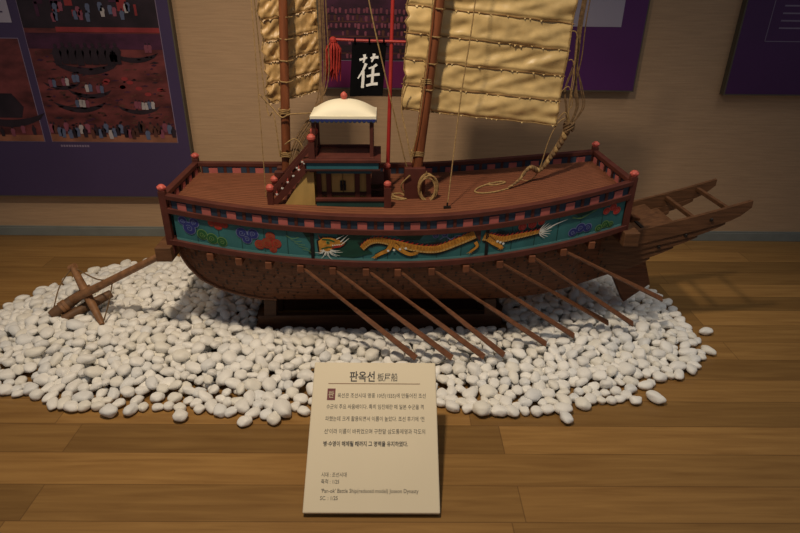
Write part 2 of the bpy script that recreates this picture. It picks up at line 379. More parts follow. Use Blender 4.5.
# deck
b=MB(); b.grid(lambda u,v:(lambda x:(x,(-1+2*v)*(hw(x)-.004),zr(x)-.045))(-.760+1.504*u),40,8,'deck'); b.build('deck',ship,solid=.01)
b=MB()
for i in range(1,26):
    v=-1+2*i/26
    b.tube([(x,v*(hw(x)-.01),zr(x)-.0398) for x in [-.74+1.48*k/30 for k in range(31)]],.0005,'red_dk',4)
b.build('deck_seams',ship)
# end walls, railings and friezes
def frieze(b,x0,x1,side):
    band(b,x0,x1,.015,.044,-.010,.0,'navy',side)
    n=max(1,round((x1-x0)/.083)); w=(x1-x0)/n
    for i in range(n):
        c=x0+w*(i+.5)
        for o0,o1 in ((0,.0035),(-.0135,-.010)):
            band(b,c-w*.5,c-w*.44,.015,.044,o0,o1,'red',side,2); band(b,c+w*.44,c+w*.5,.015,.044,o0,o1,'red',side,2)
            band(b,c-w*.18,c+w*.18,.021,.044,o0,o1*1.0,'pink',side,2)
            band(b,c-w*.43,c-w*.19,.015,.044,o0,o1*.5 if o1>0 else o1+.001,'navy',side,2); band(b,c+w*.19,c+w*.43,.015,.044,o0,o1*.5 if o1>0 else o1+.001,'navy',side,2)
for side in (-1,1):
    b=MB(); band(b,-.761,.74,0,.015,-.016,.009,'red',side); band(b,-.761,.74,.044,.062,-.012,.009,'red',side)
    r=b.build('railing',ship,bevel=.0015)
    b=MB(); frieze(b,-.745,.735,side); b.build('frieze',r)
    b=MB(); band(b,-.764,.745,.153,.172,-.014,.012,'red',side); b.build('lower_batten',ship,bevel=.0015)
for sx in (-1,1):
    x=.742 if sx>0 else -.764; z=zr(x); h=.185
    b=MB(); b.b2(x-.011,x+.011,-h,h,z-.015,z,'red'); b.b2(x-.010,x+.010,-h,h,z-.062,z-.044,'red'); r=b.build('railing',ship,bevel=.0015)
    b=MB(); b.b2(x-.005,x+.005,-h,h,z-.044,z-.015,'navy')
    for i in range(5):
        c=-h+2*h*(i+.5)/5
        b.b2(x-.009,x+.009,c-.014,c+.013,z-.044,z-.020,'pink'); b.b2(x-.010,x+.010,c-.037,c-.029,z-.044,z-.015,'red_dk'); b.b2(x-.0075,x+.0075,c-.028,c-.021,z-.044,z-.015,'tealdk')
    b.build('frieze',r)
    b=MB(); b.b2(x-.006,x+.006,-h,h,z-.172,z-.062,'teal'); b.b2(x-.010,x+.010,-h,h,z-.172,z-.153,'red'); b.build('end_panel',ship)
    for sy in (-1,1):
        b=MB(); b.bar((x,sy*h,z-.206),(x,sy*h,z+.012),.022,.022,'red'); po=b.build('corner_post',ship,bevel=.002)
        b=MB(); zc=z+.026
        b.lathe((x,sy*h,z+.010),[(.008,0),(.009,.002),(.0125,.006),(.0138,.012),(.012,.017),(.007,.021),(.004,.022)],'coral',14)
        for k in range(6):
            a=k*PI/3; b.ball((x+.0112*math.cos(a),sy*h+.0112*math.sin(a),zc-.004),.0046,'knob',n=8)
        b.build('knob',po,smooth=True)
    b=MB(); xx=.760 if sx>0 else -.782; zz=zr(.74*sx)-.196; b.b2(xx-.026,xx+.026,-.222,.222,zz-.024,zz+.026,'stern'); b.build('crossbeam',ship,bevel=.003)
# oar blocks: the beam ends below the lower batten
PX=[(165,-.742),(225,-.547),(275,-.393),(340,-.195),(380,-.073),(430,.082),(480,.241),(530,.404),(580,.565),(627,.713)]
def px(v): return interp(PX,v)
BLK=[200,230,262,296,330,365,398,433,468,502,535,568,599]
for side in (-1,1):
    for v in BLK:
        x=px(v); y=hw(x)+.016; b=MB(); b.b2(x-.0105,x+.0105,side*(y-.13),side*y,zr(x)-.201,zr(x)-.176,'block'); b.build('beam_end',ship,bevel=.002)
# oars
OE=[(0.044,-0.369,0.078),(0.164,-0.371,0.078),(0.272,-0.367,0.078),(0.341,-0.357,0.078),(0.5,-0.294,0.078),(0.61,-0.25,0.082),(0.753,-0.187,0.095),(0.841,-0.195,0.095),(0.944,-0.163,0.18)]
for v,e in zip(BLK[3:12],OE):
    x=px(v)+.018; a=Vector((x,-(hw(x)+.004),zr(x)-.198)); e=Vector(e); d=(e-a).normalized(); a0=a-d*.012
    b=MB(); m=a+(e-a)*.45
    up=Vector((0,-.5,.85)); b.tube([a0,a,m],[.0052,.0058,.0062],'oar',8); b.bar(m-d*.01,e,.013,.006,'oar',up,.021,.005)
    b.build('oar',ship)
# painted side panels
def mural(x0,x1,side=-1):
    b=MB(); band(b,x0,x1,.062,.153,-.012,0,'teal',side)
    n=round((x1-x0)/.078)
    for i in range(1,n): xx=x0+(x1-x0)*i/n; band(b,xx-.0012,xx+.0012,.062,.153,0,.0006,'tealdk',side,2)
    band(b,x0,x1,.146,.153,0,.0009,'teal_lt',side)
    return b
def V(v): return .062+.091*v
class Art:
    def __init__(s,b): s.b=b
    def P(s,x,v,l): return S(x,V(v),.0009+.0007*l)
    def poly(s,pts,mt,l=1): s.b.add([s.P(x,v,l) for x,v in pts],[tuple(range(len(pts)))],mt)
    def disc(s,x,v,rx,mt,l=1,rv=None,n=14): s.poly([(x+rx*math.cos(a),v+(rv or rx/.091)*math.sin(a)) for a in [2*PI*k/n for k in range(n)]],mt,l)
    def rib(s,pts,w,mt,l=1):            # pts: (x,v); w width(s) in metres
        n=len(pts); ws=w if isinstance(w,(list,tuple)) else [w]*n; L=[];R=[]
        for i in range(n):
            a=pts[max(0,i-1)]; c=pts[min(n-1,i+1)]; dx=c[0]-a[0]; dz=(c[1]-a[1])*.091; q=math.hypot(dx,dz) or 1
            nx,nz=-dz/q,dx/q; L.append((pts[i][0]+nx*ws[i]/2,pts[i][1]+nz*ws[i]/2/.091)); R.append((pts[i][0]-nx*ws[i]/2,pts[i][1]-nz*ws[i]/2/.091))
        vs=[s.P(x,v,l) for x,v in L]+[s.P(x,v,l) for x,v in R]
        s.b.add(vs,[(i,i+1,n+i+1,n+i) for i in range(n-1)],mt)
    def curl(s,x,v,r,mt,l=3,w=.0022,ph=0.,turn=1.35):
        s.rib([(x+r*(1-.8*k/14)*math.cos(ph+turn*2*PI*k/14),v+r*(1-.8*k/14)*math.sin(ph+turn*2*PI*k/14)/.091) for k in range(15)],w,mt,l)
    def cloud(s,lobes,body,line):
        for x,v,r in lobes: s.disc(x,v,r+.0025,line,1)
        for i,(x,v,r) in enumerate(lobes): s.disc(x,v,r,body,2)
        for i,(x,v,r) in enumerate(lobes): s.curl(x,v,r*.62,line,3,.0018,i*1.9)
def smooth_path(pts,n=6):
    out=[]; P=[pts[0]]+list(pts)+[pts[-1]]
    for i in range(1,len(P)-2):
        for k in range(n):
            t=k/n; out.append(tuple(.5*((2*P[i][j])+(-P[i-1][j]+P[i+1][j])*t+(2*P[i-1][j]-5*P[i][j]+4*P[i+1][j]-P[i+2][j])*t*t+(-P[i-1][j]+3*P[i][j]-3*P[i+1][j]+P[i+2][j])*t**3) for j in range(len(pts[0]))))
    out.append(tuple(pts[-1])); return out
def dragon(A,pts,w0,w1,fins=1):
    q=smooth_path(pts,9); n=len(q); ws=[w0+(w1-w0)*i/(n-1) for i in range(n)]
    def fr(i):
        a,c=q[max(0,i-1)],q[min(n-1,i+1)]; dx=c[0]-a[0]; dv=(c[1]-a[1])*.091; L=math.hypot(dx,dv); return q[i][0],q[i][1],-dv/L,dx/L,ws[i]
    def at(i,k): x,v,nx,nz,w=fr(i); return (x+nx*w*k,v+nz*w*k/.091)
    for i in range(1,n-1):
        for sg in (-1,1):                                           # dark bristles along back and belly
            a=at(i,.42*sg); x,v,nx,nz,w=fr(i); ln=.012 if sg>0 else .024
            t=(a[0]+sg*nx*ln+.006,a[1]+sg*nz*ln/.091)
            if .02<t[1]<.92: A.poly([(a[0]-.0024,a[1]),(a[0]+.0024,a[1]),t],'black',1)
    A.rib(q,[w+.005 for w in ws],'black',2); A.rib(q,ws,'gold',3)
    A.rib([at(i,.34) for i in range(n)],[w*.20 for w in ws],'belly',4)
    for i in range(1,n-1):
        if i%2==0: A.rib([at(i,.45),at(i,.24)],.0012,'hull',5)
        else:
            for k in (-.30,-.05): A.rib([at(i-1,k-.12),at(i,k),at(i-1,k+.12)],.0012,'scale',5)
        if i%3==0:
            a=at(i-1,-.5); c=at(i+1,-.5); x,v,nx,nz,w=fr(i); A.poly([a,c,(c[0]-nx*.007+.004,max(.02,c[1]-nz*.007/.091))],'vermilion',3)
def leg(A,pts,w=.012):
    q=smooth_path(pts,5); n=len(q); A.rib(q,[w*1.1-w*.4*i/n+.004 for i in range(n)],'black',4); A.rib(q,[w*1.1-w*.4*i/n for i in range(n)],'gold',5)
    x,v=pts[-1]
    for k in range(4):
        a=.2+k*.75; A.rib([(x,v),(x+.012*math.cos(a)-.004,v+.010*math.sin(a)/.091)],[.005,.001],'gold',5)
X=px
b=mural(-.74,-.292); A=Art(b)
A.cloud([(X(175),.20,.014),(X(187),.20,.015),(X(181),.45,.020)],'blue','bluelt')
A.cloud([(X(205),.10,.009),(X(212),.15,.013),(X(219),.09,.009)],'vermilion','orange')
A.cloud([(X(194),.60,.016),(X(204),.70,.017),(X(214),.76,.015)],'green','greenlt')
A.cloud([(X(236),.30,.017),(X(248),.28,.016),(X(241),.50,.015)],'blue','bluelt')
A.cloud([(X(266),.30,.013),(X(272),.55,.013),(X(254),.66,.014),(X(262),.58,.016),(X(268),.78,.010)],'orange','vermilion')
for k in range(5): A.rib(smooth_path([(X(283+4*k),.2+.12*k),(X(289+4*k),.3+.1*k),(X(296+3*k),.22+.14*k)],4),.0016,'greenlt',2)
A.poly([(X(300),.02),(X(312),.02),(X(312),.9),(X(305),.8),(X(309),.5)],'greendk',1)
b.build('mural_panel',ship)
b=mural(-.284,.262); A=Art(b)
A.poly([(X(336),.05),(X(372),.02),(X(362),.4),(X(372),.7),(X(352),.9),(X(334),.85)],'greendk',1)
A.poly([(X(395),.02),(X(424),.02),(X(420),.2),(X(402),.18)],'greendk',1)
hd=[(X(316),.32),(X(321),.18),(X(329),.16),(X(337),.22),(X(344),.34),(X(339),.50),(X(331),.56),(X(325),.70),(X(317),.74)]
A.poly([(x+(x-X(329))*.14,v+(v-.42)*.14) for x,v in hd],'black',2); A.poly(hd,'gold',3)
A.disc(X(326),.34,.006,'greenlt',4); A.disc(X(326),.34,.003,'black',5); A.poly([(X(329),.48),(X(343),.40),(X(338),.50),(X(330),.56)],'vermilion',4)
A.rib([(X(319),.60),(X(326),.52),(X(332),.50)],.004,'green',4); A.rib([(X(320),.24),(X(328),.24),(X(333),.30)],.005,'green',4)
for q in range(14):
    a=-.1+q*.24; L_=.9+.3*math.sin(q*2.3); A.rib(smooth_path([(X(325)+.010*math.cos(a),.62+.06*math.sin(a)),(X(326)+.026*math.cos(a+.15),.66+.20*L_*math.sin(a)),(X(326)+.042*L_*math.cos(a),.64+.30*L_*math.sin(a))],3),[.0032-.0004*k for k in range(7)],'white',4)
for q in range(6): A.rib([(X(318+4*q),.24+.03*q),(X(316+5*q),.06+.03*q)],[.004,.001],'orange',2)
for k in range(5): A.disc(X(331+2.2*k),.44-.012*k,.0022,'white',5)
for q in ((339,.3,347,.02),(341,.36,348,.14),(335,.2,343,.04)): A.rib([(X(q[0]),q[1]),(X(q[2]),q[3])],[.0035,.0008],'white',5)
dragon(A,[(X(361),.52),(X(368),.30),(X(377),.20),(X(388),.26),(X(400),.36),(X(415),.50),(X(430),.58),(X(441),.56),(X(455),.40),(X(468),.24),(X(475),.14)],.018,.029)
leg(A,[(X(391),.32),(X(388),.55),(X(381),.68),(X(375),.80)],.014); leg(A,[(X(394),.36),(X(403),.60),(X(411),.72),(X(417),.66)],.014); leg(A,[(X(476),.42),(X(478),.60),(X(472),.76)],.010)
for k in range(4): A.disc(X(388+6*k),.58-.03*k,.004,'white',6)
A.poly([(X(474),.02),(X(481),.02),(X(481),.45),(X(478),.30)],'red',2)
A.rib(smooth_path([(X(440),.22),(X(446),.12),(X(451),.24),(X(457),.12),(X(463),.16)],5),.0026,'bluelt',2)
A.cloud([(X(436),.05,.008),(X(445),.03,.008)],'blue','bluelt')
b.build('mural_panel',ship)
b=mural(.270,.728); A=Art(b)
dragon(A,[(X(484),.26),(X(492),.36),(X(502),.46),(X(516),.44),(X(530),.42),(X(542),.40)],.028,.011)
leg(A,[(X(488),.34),(X(495),.56),(X(503),.76)],.016)
for k in range(3): A.disc(X(498+3*k),.50+.06*k,.004,'white',6)
for q in range(8):
    a=-1.5+q*.42; A.rib(smooth_path([(X(540),.42),(X(541+5*math.cos(a)),.42+.14*math.sin(a)),(X(542+11*math.cos(a*.8)),.40+.30*math.sin(a))],4),[.0052-.00055*k for k in range(9)],'white',4)
A.rib(smooth_path([(X(548),.36),(X(556),.24),(X(568),.15)],4),[.006-.0006*k for k in range(9)],'white',4)
A.cloud([(X(522),.10,.011),(X(532),.08,.012),(X(541),.05,.009)],'vermilion','coral')
for k in range(2): A.rib(smooth_path([(X(573),.10+.05*k),(X(582),.24-.03*k),(X(592),.14),(X(600),.04)],5),.0022,'greenlt',3)
A.poly([(X(575),.02),(X(598),.02),(X(590),.14),(X(580),.16)],'greendk',1)
A.cloud([(X(576),.72,.013),(X(584),.62,.015),(X(592),.68,.013)],'blue','bluelt')
A.cloud([(X(611),.22,.010),(X(618),.14,.010),(X(623),.32,.011)],'vermilion','coral')
A.cloud([(X(605),.82,.010),(X(612),.74,.011),(X(618),.80,.009)],'green','greenlt')
b.build('mural_panel',ship)
for x0,x1 in ((-.722,-.292),(-.284,.262),(.270,.728)): mural(x0,x1,1).build('mural_panel',ship)
b=MB()
for side in (-1,1):
    for x in (-.288,.266): band(b,x-.005,x+.005,.062,.153,-.012,.003,'black',side,2)
b.build('panel_joint',ship)
# ------------------------------------------------------------------ pavilion on the deck
pav=MB(); dz=.507
pav.b2(-.29,-.05,-.092,.075,dz-.008,dz+.008,'red'); pav.b2(-.288,-.052,-.090,-.078,dz+.008,dz+.030,'tealdk'); pav.b2(-.29,-.05,-.094,-.076,dz+.030,dz+.040,'red'); pav.b2(-.29,-.05,.063,.075,dz+.008,dz+.04,'red')
pav=pav.build('pavilion',ship,bevel=.0015,loc=(0,-.014,-.004))
b=MB(); b.b2(-.282,-.108,-.055,.062,dz,.645,'yellow')
for x in (-.279,-.246,-.150,-.112): b.b2(x-.008,x+.008,-.063,-.050,dz,.640,'red')
b.b2(-.285,-.105,-.064,-.050,.625,.642,'bandteal'); b.b2(-.285,-.105,-.062,-.05,dz+.04,dz+.052,'red_dk'); b.build('cabin',pav)
for x0,x1 in ((-.236,-.200),(-.197,-.160)):
    b=MB(); b.b2(x0,x1,-.060,-.054,dz+.045,.624,'yellow'); b.b2(x0+.004,x1-.004,-.0612,-.059,.60,.618,'yellow'); xm=x1-.004 if x1<-.198 else x0+.004
    b.b2(xm-.004,xm+.004,-.063,-.059,.565,.60,'black'); b.ball((xm,-.063,.582),.005,'black',n=8); b.build('door',pav)
b=MB(); b.b2(-.318,-.072,-.108,.068,.646,.652,'red_dk'); b.b2(-.312,-.078,-.104,.064,.652,.676,'bandteal'); b.b2(-.320,-.070,-.110,.070,.674,.684,'red'); b.b2(-.30,-.09,-.09,.055,.683,.687,'red'); b.build('platform',pav,bevel=.001)
for x in (-.286,-.100):
    for y in (-.075,.046):
        b=MB(); b.b2(x-.006,x+.006,y-.006,y+.006,.685,.812,'red'); b.build('post',pav,bevel=.001)
b=MB()
for x0,x1,y0,y1 in ((-.286,-.1,.042,.050),(-.292,-.280,-.075,.046),(-.106,-.094,-.075,.046)): b.b2(x0,x1,y0,y1,.682,.695,'red')
b.build('sill',pav)
b=MB(); b.b2(-.29,-.096,-.081,-.069,.803,.812,'red_dk'); b.b2(-.29,-.096,.040,.052,.803,.812,'red_dk'); b.b2(-.293,-.283,-.081,.052,.803,.812,'red_dk'); b.b2(-.103,-.093,-.081,.052,.803,.812,'red_dk'); b.build('eave_frame',pav)
RX0,RX1,RY0,RY1=-.294,-.084,-.090,.060
def roof(u,v):
    a,c=2*u-1,2*v-1
    h=.008+.041*(1-abs(a)**2.3)*(1-abs(c)**3.0)**.55
    return (RX0+(RX1-RX0)*u,RY0+(RY1-RY0)*v,.811+h-.006*abs(c)*(1-abs(a)))
b=MB(); b.grid(roof,28,20,'cream'); b.b2(RX0,RX1,RY0,RY1,.810,.8195,'cream'); b.build('roof',pav,smooth=True)
b=MB(); n=14
def val(p0,p1,m):
    for i in range(m):
        a=Vector(p0).lerp(Vector(p1),i/m); c=Vector(p0).lerp(Vector(p1),(i+1)/m); pts=[a]+[a.lerp(c,k/6)-Vector((0,0,.005+.006*math.sin(PI*k/6))) for k in range(7)]+[c]
        b.add(pts,[tuple(range(len(pts)))],'blue')
        t=[a.lerp(c,k/6)-Vector((0,0,.0048+.006*math.sin(PI*k/6))) for k in range(7)]; b.tube(t,.0011,'navy',4)
val((RX0+.002,RY0,.811),(RX1-.002,RY0,.811),n); val((RX0+.002,RY1,.811),(RX1-.002,RY1,.811),n); val((RX0,RY0,.811),(RX0,RY1,.811),10); val((RX1,RY0,.811),(RX1,RY1,.811),10)
b.build('valance',pav,fix=False,solid=.0015)
b=MB(); b.lathe((-.189,-.015,.856),[(.005,0),(.007,.004),(.010,.009),(.0115,.014),(.010,.020),(.005,.025),(.002,.027)],'coral',14); b.build('finial',pav,smooth=True)
# stairs up the left side
b=MB()
for y in (-.086,.0): b.prism([(-.41,y,dz-.008),(-.292,y,dz-.008),(-.292,y,.645),(-.315,y,.640)],(0,.006,0),'yellow')
for k in range(7): x=-.405+k*.0165; b.b2(x,x+.02,-.082,.004,dz+.012+k*.020,dz+.018+k*.020,'red')
b.build('stair',pav)
for y in (-.088,.004):
    b=MB(); lo=Vector((-.438,y,dz+.012)); hi=Vector((-.300,y,.668)); b.bar(lo,hi,.010,.020,'red'); top0=Vector((-.438,y,dz+.060)); top1=Vector((-.296,y,.722)); b.bar(top0,top1,.010,.012,'red')
    for k in range(1,7):
        q=k/7; p0=lo.lerp(hi,q); p1=top0.lerp(top1,q); mid=p0.lerp(p1,.5)
        b.lathe(p0,[(.0025,0),(.0025,.012),(.004,.018),(.0025,.026),(.0025,(p1-p0).length)],'coral' if k%2 else 'red',8); b.ball((p0.x,p0.y,p0.z+.020),.0048,'white',n=6)
    b.build('handrail',pav)
    for x,z0,z1 in ((-.440,dz-.010,.570),(-.294,.64,.738)):
        b=MB(); b.b2(x-.010,x+.010,y-.010,y+.010,z0,z1,'red'); b.lathe((x,y,z1),[(.007,0),(.010,.003),(.014,.010),(.0135,.017),(.008,.024),(.003,.026)],'coral',12); b.build('newel_post',pav)
for y,z1 in ((-.088,.585),(.071,.60)):
    b=MB(); x=-.048; b.b2(x-.012,x+.012,y-.012,y+.012,dz-.008,z1,'red')
    b.lathe((x,y,z1),[(.008,0),(.010,.004),(.013,.010),(.012,.017),(.006,.022)],'coral',12); b.build('newel_post',pav)
b=MB()
for k in range(4): b.b2(-.104,-.060,-.05,.08,dz+.01+k*.022,dz+.016+k*.022,'red_dk')
b.b2(-.06,-.05,-.05,.08,dz,dz+.035,'red'); b.build('side_step',pav)
# ------------------------------------------------------------------ flag
b=MB(); b.tube([(-.048,.088,dz-.010),(-.030,.088,1.145),(-.022,.088,1.45)],[.0075,.006,.005],'vermilion',10)
fp=b.build('flag_pole',ship,smooth=True)
b=MB(); b.tube([(-.226,.089,1.026),(-.160,.084,1.024),(.057,.080,1.020)],.0042,'vermilion',8); b.build('crossbar',fp)
def flagp(u,v): # u 0..1 left-right, v 0..1 top-down
    xl=-.163+(-.013)*v; xr=-.050+(-.013)*v
    x=xl+(xr-xl)*u; z=1.018-.172*v+.004*u*v-.001*u
    y=.083-.004*math.sin(u*5+v*2)*v-.010*v
    return (x,y,z)
b=MB(); b.grid(lambda u,v:flagp(u,v),14,20,'flag'); 
for u in (.08,.5,.92): q=flagp(u,0); b.tube([(q[0],q[1]-.006*math.cos(a),q[2]+.006+.006*math.sin(a)) for a in [k*PI/4 for k in range(9)]],.003,'flag',6)
def stroke(pts,w):
    pts=smooth_path(pts,5); n=len(pts); ws=[w[0]+(w[1]-w[0])*i/(n-1) for i in range(n)]; L=[];R=[]
    for i in range(n):
        a=pts[max(0,i-1)]; c=pts[min(n-1,i+1)]; dx=(c[0]-a[0])*.113; dy=(c[1]-a[1])*.178; q=math.hypot(dx,dy) or 1; nx,ny=-dy/q,dx/q
        for T,sg in ((L,1),(R,-1)):
            p_=flagp(pts[i][0]+sg*nx*ws[i]/.113,pts[i][1]+sg*ny*ws[i]/.178); T.append((p_[0],p_[1]-.0022,p_[2]))
    b.add(L+R,[(i,i+1,n+i+1,n+i) for i in range(n-1)],'glyph')
# brushed character on the flag
stroke([(.24,.315),(.35,.295),(.46,.275)],(.0040,.0026)); stroke([(.375,.215),(.385,.28),(.36,.37)],(.0050,.0024))
stroke([(.56,.285),(.66,.27),(.79,.265)],(.0036,.0044)); stroke([(.66,.20),(.645,.28),(.60,.355)],(.0050,.0022))
stroke([(.44,.38),(.36,.51),(.22,.66)],(.0052,.0020)); stroke([(.365,.52),(.375,.66),(.37,.84)],(.0046,.0050))
stroke([(.76,.40),(.66,.445),(.52,.475)],(.0050,.0024)); stroke([(.655,.45),(.655,.63),(.65,.78)],(.0046,.0044))
stroke([(.48,.625),(.64,.60),(.86,.585)],(.0036,.0046)); stroke([(.48,.80),(.63,.775),(.82,.765)],(.0040,.0050))
b.build('flag',fp,fix=False)
b=MB(); rs=random.Random(11)
b.ball((-.226,.089,1.022),.013,'tassel',(1,1,1),10)
for k in range(60):
    a=rs.uniform(0,2*PI); r=rs.uniform(.004,.029); L=rs.uniform(.08,.125); sx=-.230+r*math.cos(a); sy=.089+r*math.sin(a)*.8
    b.tube([(-.226+.006*math.cos(a),.089+.006*math.sin(a),1.022),(sx,sy,.996),(sx-.004+rs.uniform(-.004,.004),sy,1.0-.024-L*.4),(sx-.006+rs.uniform(-.007,.007),sy,1.016-L)],[.0022,.0024,.0022,.0010],'tassel',5)
b.build('tassel',fp)
# ------------------------------------------------------------------ masts and sails
def mast(x0,y0,z0,x1,z1,r0,r1,bx):
    b=MB(); zt=1.52; xt=x0+(x1-x0)*(zt-z0)/(z1-z0); b.tube([(x0+(xt-x0)*k/12,y0,z0+(zt-z0)*k/12) for k in range(13)],[r0+(r1-r0)*k/12 for k in range(13)],'mast',14)
    o=b.build('mast',ship,smooth=True)
    b=MB(); b.b2(bx[0],bx[1],y0-.040,y0-.016,dz-.014,bx[2],'red'); b.b2(bx[0],bx[1],y0+.016,y0+.040,dz-.014,bx[2],'red'); b.b2(bx[0]+.003,bx[1]-.003,y0-.02,y0+.02,dz-.014,bx[2]-.02,'red_dk'); b.build('mast_step',o,bevel=.002)
    return o
mast(.044,.018,.50,.114,1.149,.0195,.0150,(.012,.084,.622))
mast(-.407,.025,.50,-.371,1.144,.0165,.0125,(-.438,-.372,.606))
rq=random.Random(21)
def sail(corner, wvec, hvec, nb, y_fn, name, rag, mastx, rake, seed, wig=1., cloth='sail'):
    # corner: bottom left; wvec along the battens; hvec up; nb bays
    cr=Vector(corner); W=Vector(wvec); Hh=Vector(hvec)
    NU,NV=90,nb*14
    def f(u,v):
        p=cr+W*u+Hh*v; bay=v*nb; fr=bay-math.floor(bay)
        puff=math.sin(PI*fr)
        n1=noise.noise(Vector((u*4+seed,v*nb*1.1,seed))); n2=noise.noise(Vector((u*16+seed,v*nb*3.1,seed*2)))
        n3=noise.noise(Vector((u*3.2+seed,v*nb*2.2-u*5.,3.)))
        # draped ridge lines: cloth gathers just above each batten and hangs over it
        fold=.004*math.exp(-((fr-.12)/.09)**2)-.004*math.exp(-((fr-.02)/.03)**2)
        y=-(fold+.003*puff+.007*n1+.004*n2*puff+.015*n3*(.3+.7*puff))*wig
        e=0
        if u<.02: e=rag*(.5+noise.noise(Vector((v*nb*4,seed,1.))))
        dzz=.004*noise.noise(Vector((u*16,v*nb,seed+5)))+(.006*noise.noise(Vector((u*40,1,seed))) if v<.005 else 0)
        return (p.x-e,p.y+y,p.z+dzz)
    b=MB(); b.grid(f,NU,NV,cloth); o=b.build(name,ship,smooth=False); o.data.polygons.foreach_set('use_smooth',[True]*len(o.data.polygons)); 
    md=o.modifiers.new('solid','SOLIDIFY'); md.thickness=.0012; md.offset=0
    for k in range(nb+1):
        v=k/nb; b=MB(); e0=-.03 if k else -.005
        pts=[]
        for i in range(31):
            u=e0+(1.012-e0)*i/30; q=f(min(1,max(.03,u)),min(.999,v+1e-4)); pp=cr+W*u+Hh*v; pts.append((pp.x,q[1]-.0035+.001*math.sin(i*2.1),pp.z-.001+.0012*math.sin(i*1.3+k)))
        b.tube(pts,.0024,'batten' if k else 'rope',6)
        # ragged cloth tufts and lashings along each batten
        for i in range(14):
            u=rq.random(); j=min(29,int((u-e0)/(1.012-e0)*30)); pa=Vector(pts[j]); L=rq.uniform(.002,.006)
            b.add([pa+Vector((-.004,-.002,.001)),pa+Vector((.004,-.002,.001)),pa+Vector((rq.uniform(-.003,.003),-.005,-L))],[(0,1,2)],cloth)
        if 0<k: # lashing to the mast
            mx=mastx+rake*((cr+Hh*v).z-.5); u=(mx-cr.x-Hh.x*v)/W.x; zc=(cr+W*u+Hh*v).z
            yy=(cr+W*u+Hh*v).y
            b.tube([(mx-.022,yy-.008,zc+.002),(mx-.020,yy-.03,zc+.001),(mx-.008,yy-.066,zc),(mx+.010,yy-.066,zc-.002),(mx+.022,yy-.03,zc-.003),(mx+.023,yy-.008,zc-.003)],.0024,'rope',6)
        b.build('sail_batten',o,fix=False)
    # bolt ropes down both edges
    for u in (0.004,.996):
        b=MB(); b.tube([(lambda q:(q[0]+(.003 if u>.5 else -.003),q[1]-.001,q[2]))(f(u,.999*k/(nb*5))) for k in range(nb*5+1)],.0025,'rope',6); b.build('bolt_rope',o)
    return o,f
sr,fr_=sail((.012,.066,.806),(.526,-.012,-.050),(.026,0,.655),8,None,'sail',.012,.044,.108,1.7)
sl,fl_=sail((-.438,.045,.828),(.160,.085,.030),(-.012,0,.640),10,None,'sail',.010,-.407,.056,4.3,.9,'sail_shaded')
# ------------------------------------------------------------------ rigging
def rope(pts,r=.0024,mt='rope',name='rope',n=6,sm=6):
    b=MB(); b.tube(smooth_path([tuple(p) for p in pts],sm),r,mt,n); return b.build(name,ship,smooth=True)
rope([(-.452,-.02,1.5),(-.460,-.03,1.0),(-.468,-.04,zr(-.46)-.04)],.0016)
rope([(-.465,.03,1.50),(-.452,.02,.85),(-.425,.0,.80),(-.415,-.005,.66)],.002)
rope([(-.165,-.045,1.5),(-.105,-.035,1.15),(-.055,-.03,.93),(.0,-.01,.70),(.02,.0,.62)],.0022)
rope([(.225,-.04,1.5),(.215,-.05,1.15),(.185,-.06,.85),(.152,-.13,zr(.15)-.04)],.0020)
rope([(.10,-.01,1.5),(.088,-.012,1.1),(.06,-.012,.8),(.035,-.012,.66)],.0020)
rope([(.02,.03,.90),(.0,.03,.82),(.02,.0,.72),(.035,-.015,.64)],.0022)
rope([(-.30,.02,.80),(-.37,0.,.80),(-.40,.0,.79),(-.43,.01,.82),(-.47,.02,.86)],.0024)
rope([(-.395,-.005,.70),(-.36,-.01,.72),(-.335,-.01,.69),(-.33,-.005,.62)],.0024)
rs=random.Random(8)
for k in range(9):                                                  # falls beside the left sail
    o1=rs.uniform(-.012,.012); o2=rs.uniform(-.02,.02)
    rope([(-.258+o1,.09,1.5),(-.256+o1,.08,1.12),(-.260+o1*1.2,.065,.90),(-.290+o2,.04,.80),(-.345+o2,.02,.72),(-.375+o2*.7,.01,.65),(-.385,-.005,.60+o2)],.0022,'rope_dk')
for k in range(9):                                                  # falls beside the right sail, gathered into the knot
    o1=rs.uniform(-.014,.014); o2=rs.uniform(-.032,.032)
    rope([(.628+o1,.07,1.5),(.590+o1,.066,1.15),(.590+o1,.066,.98),(.586+o2,.064,.88),(.598+o2*1.1,.06,.82),(.590+o2*.4,.058,.765),(.588,.058,.75)],.0020,'rope_dk')
for k in range(4):                                                  # sheets from the batten ends
    z=1.06-.085*k; x=.545
    rope([(x,.055,z-.01*k),(x+.022,.05,z-.005),(x+.03+.006*k,.052,z-.06),(.578,.056,.80),(.588,.058,.755)],.0019)
b=MB(); b.ball((.588,.058,.752),.017,'rope_dk',(1,1,.9),10)
for k in range(6): a=k*1.05; b.tube([(.588+.016*math.cos(a+t*.5),.058+.016*math.sin(a+t*.5),.738+.028*t/5) for t in range(6)],.005,'rope_dk',6)
b.build('rope_knot',ship,smooth=True)
path=smooth_path([(.588,.058,.750),(.565,.058,.69),(.535,.055,.64),(.500,.048,.595),(.460,.035,zr(.46)+.02),(.42,.018,zr(.42)-.018),(.385,.004,zr(.385)-.034)],8)
b=MB(); n=len(path)
for st in range(3):
    pts=[]
    for i,p_ in enumerate(path):
        t=i/(n-1); R=.0085*(1-t)+.0025*t; a=st*2*PI/3+i*.95; pts.append((p_[0]+R*math.cos(a)*.7,p_[1]+R*math.sin(a),p_[2]+R*math.cos(a)*.7))
    b.tube(smooth_path(pts,3),[ (.0095*(1-i/((n-1)*3))+.003*i/((n-1)*3)) for i in range((n-1)*3+1)],'rope_dk' if st else 'rope',7)
b.build('braided_rope',ship,smooth=True)
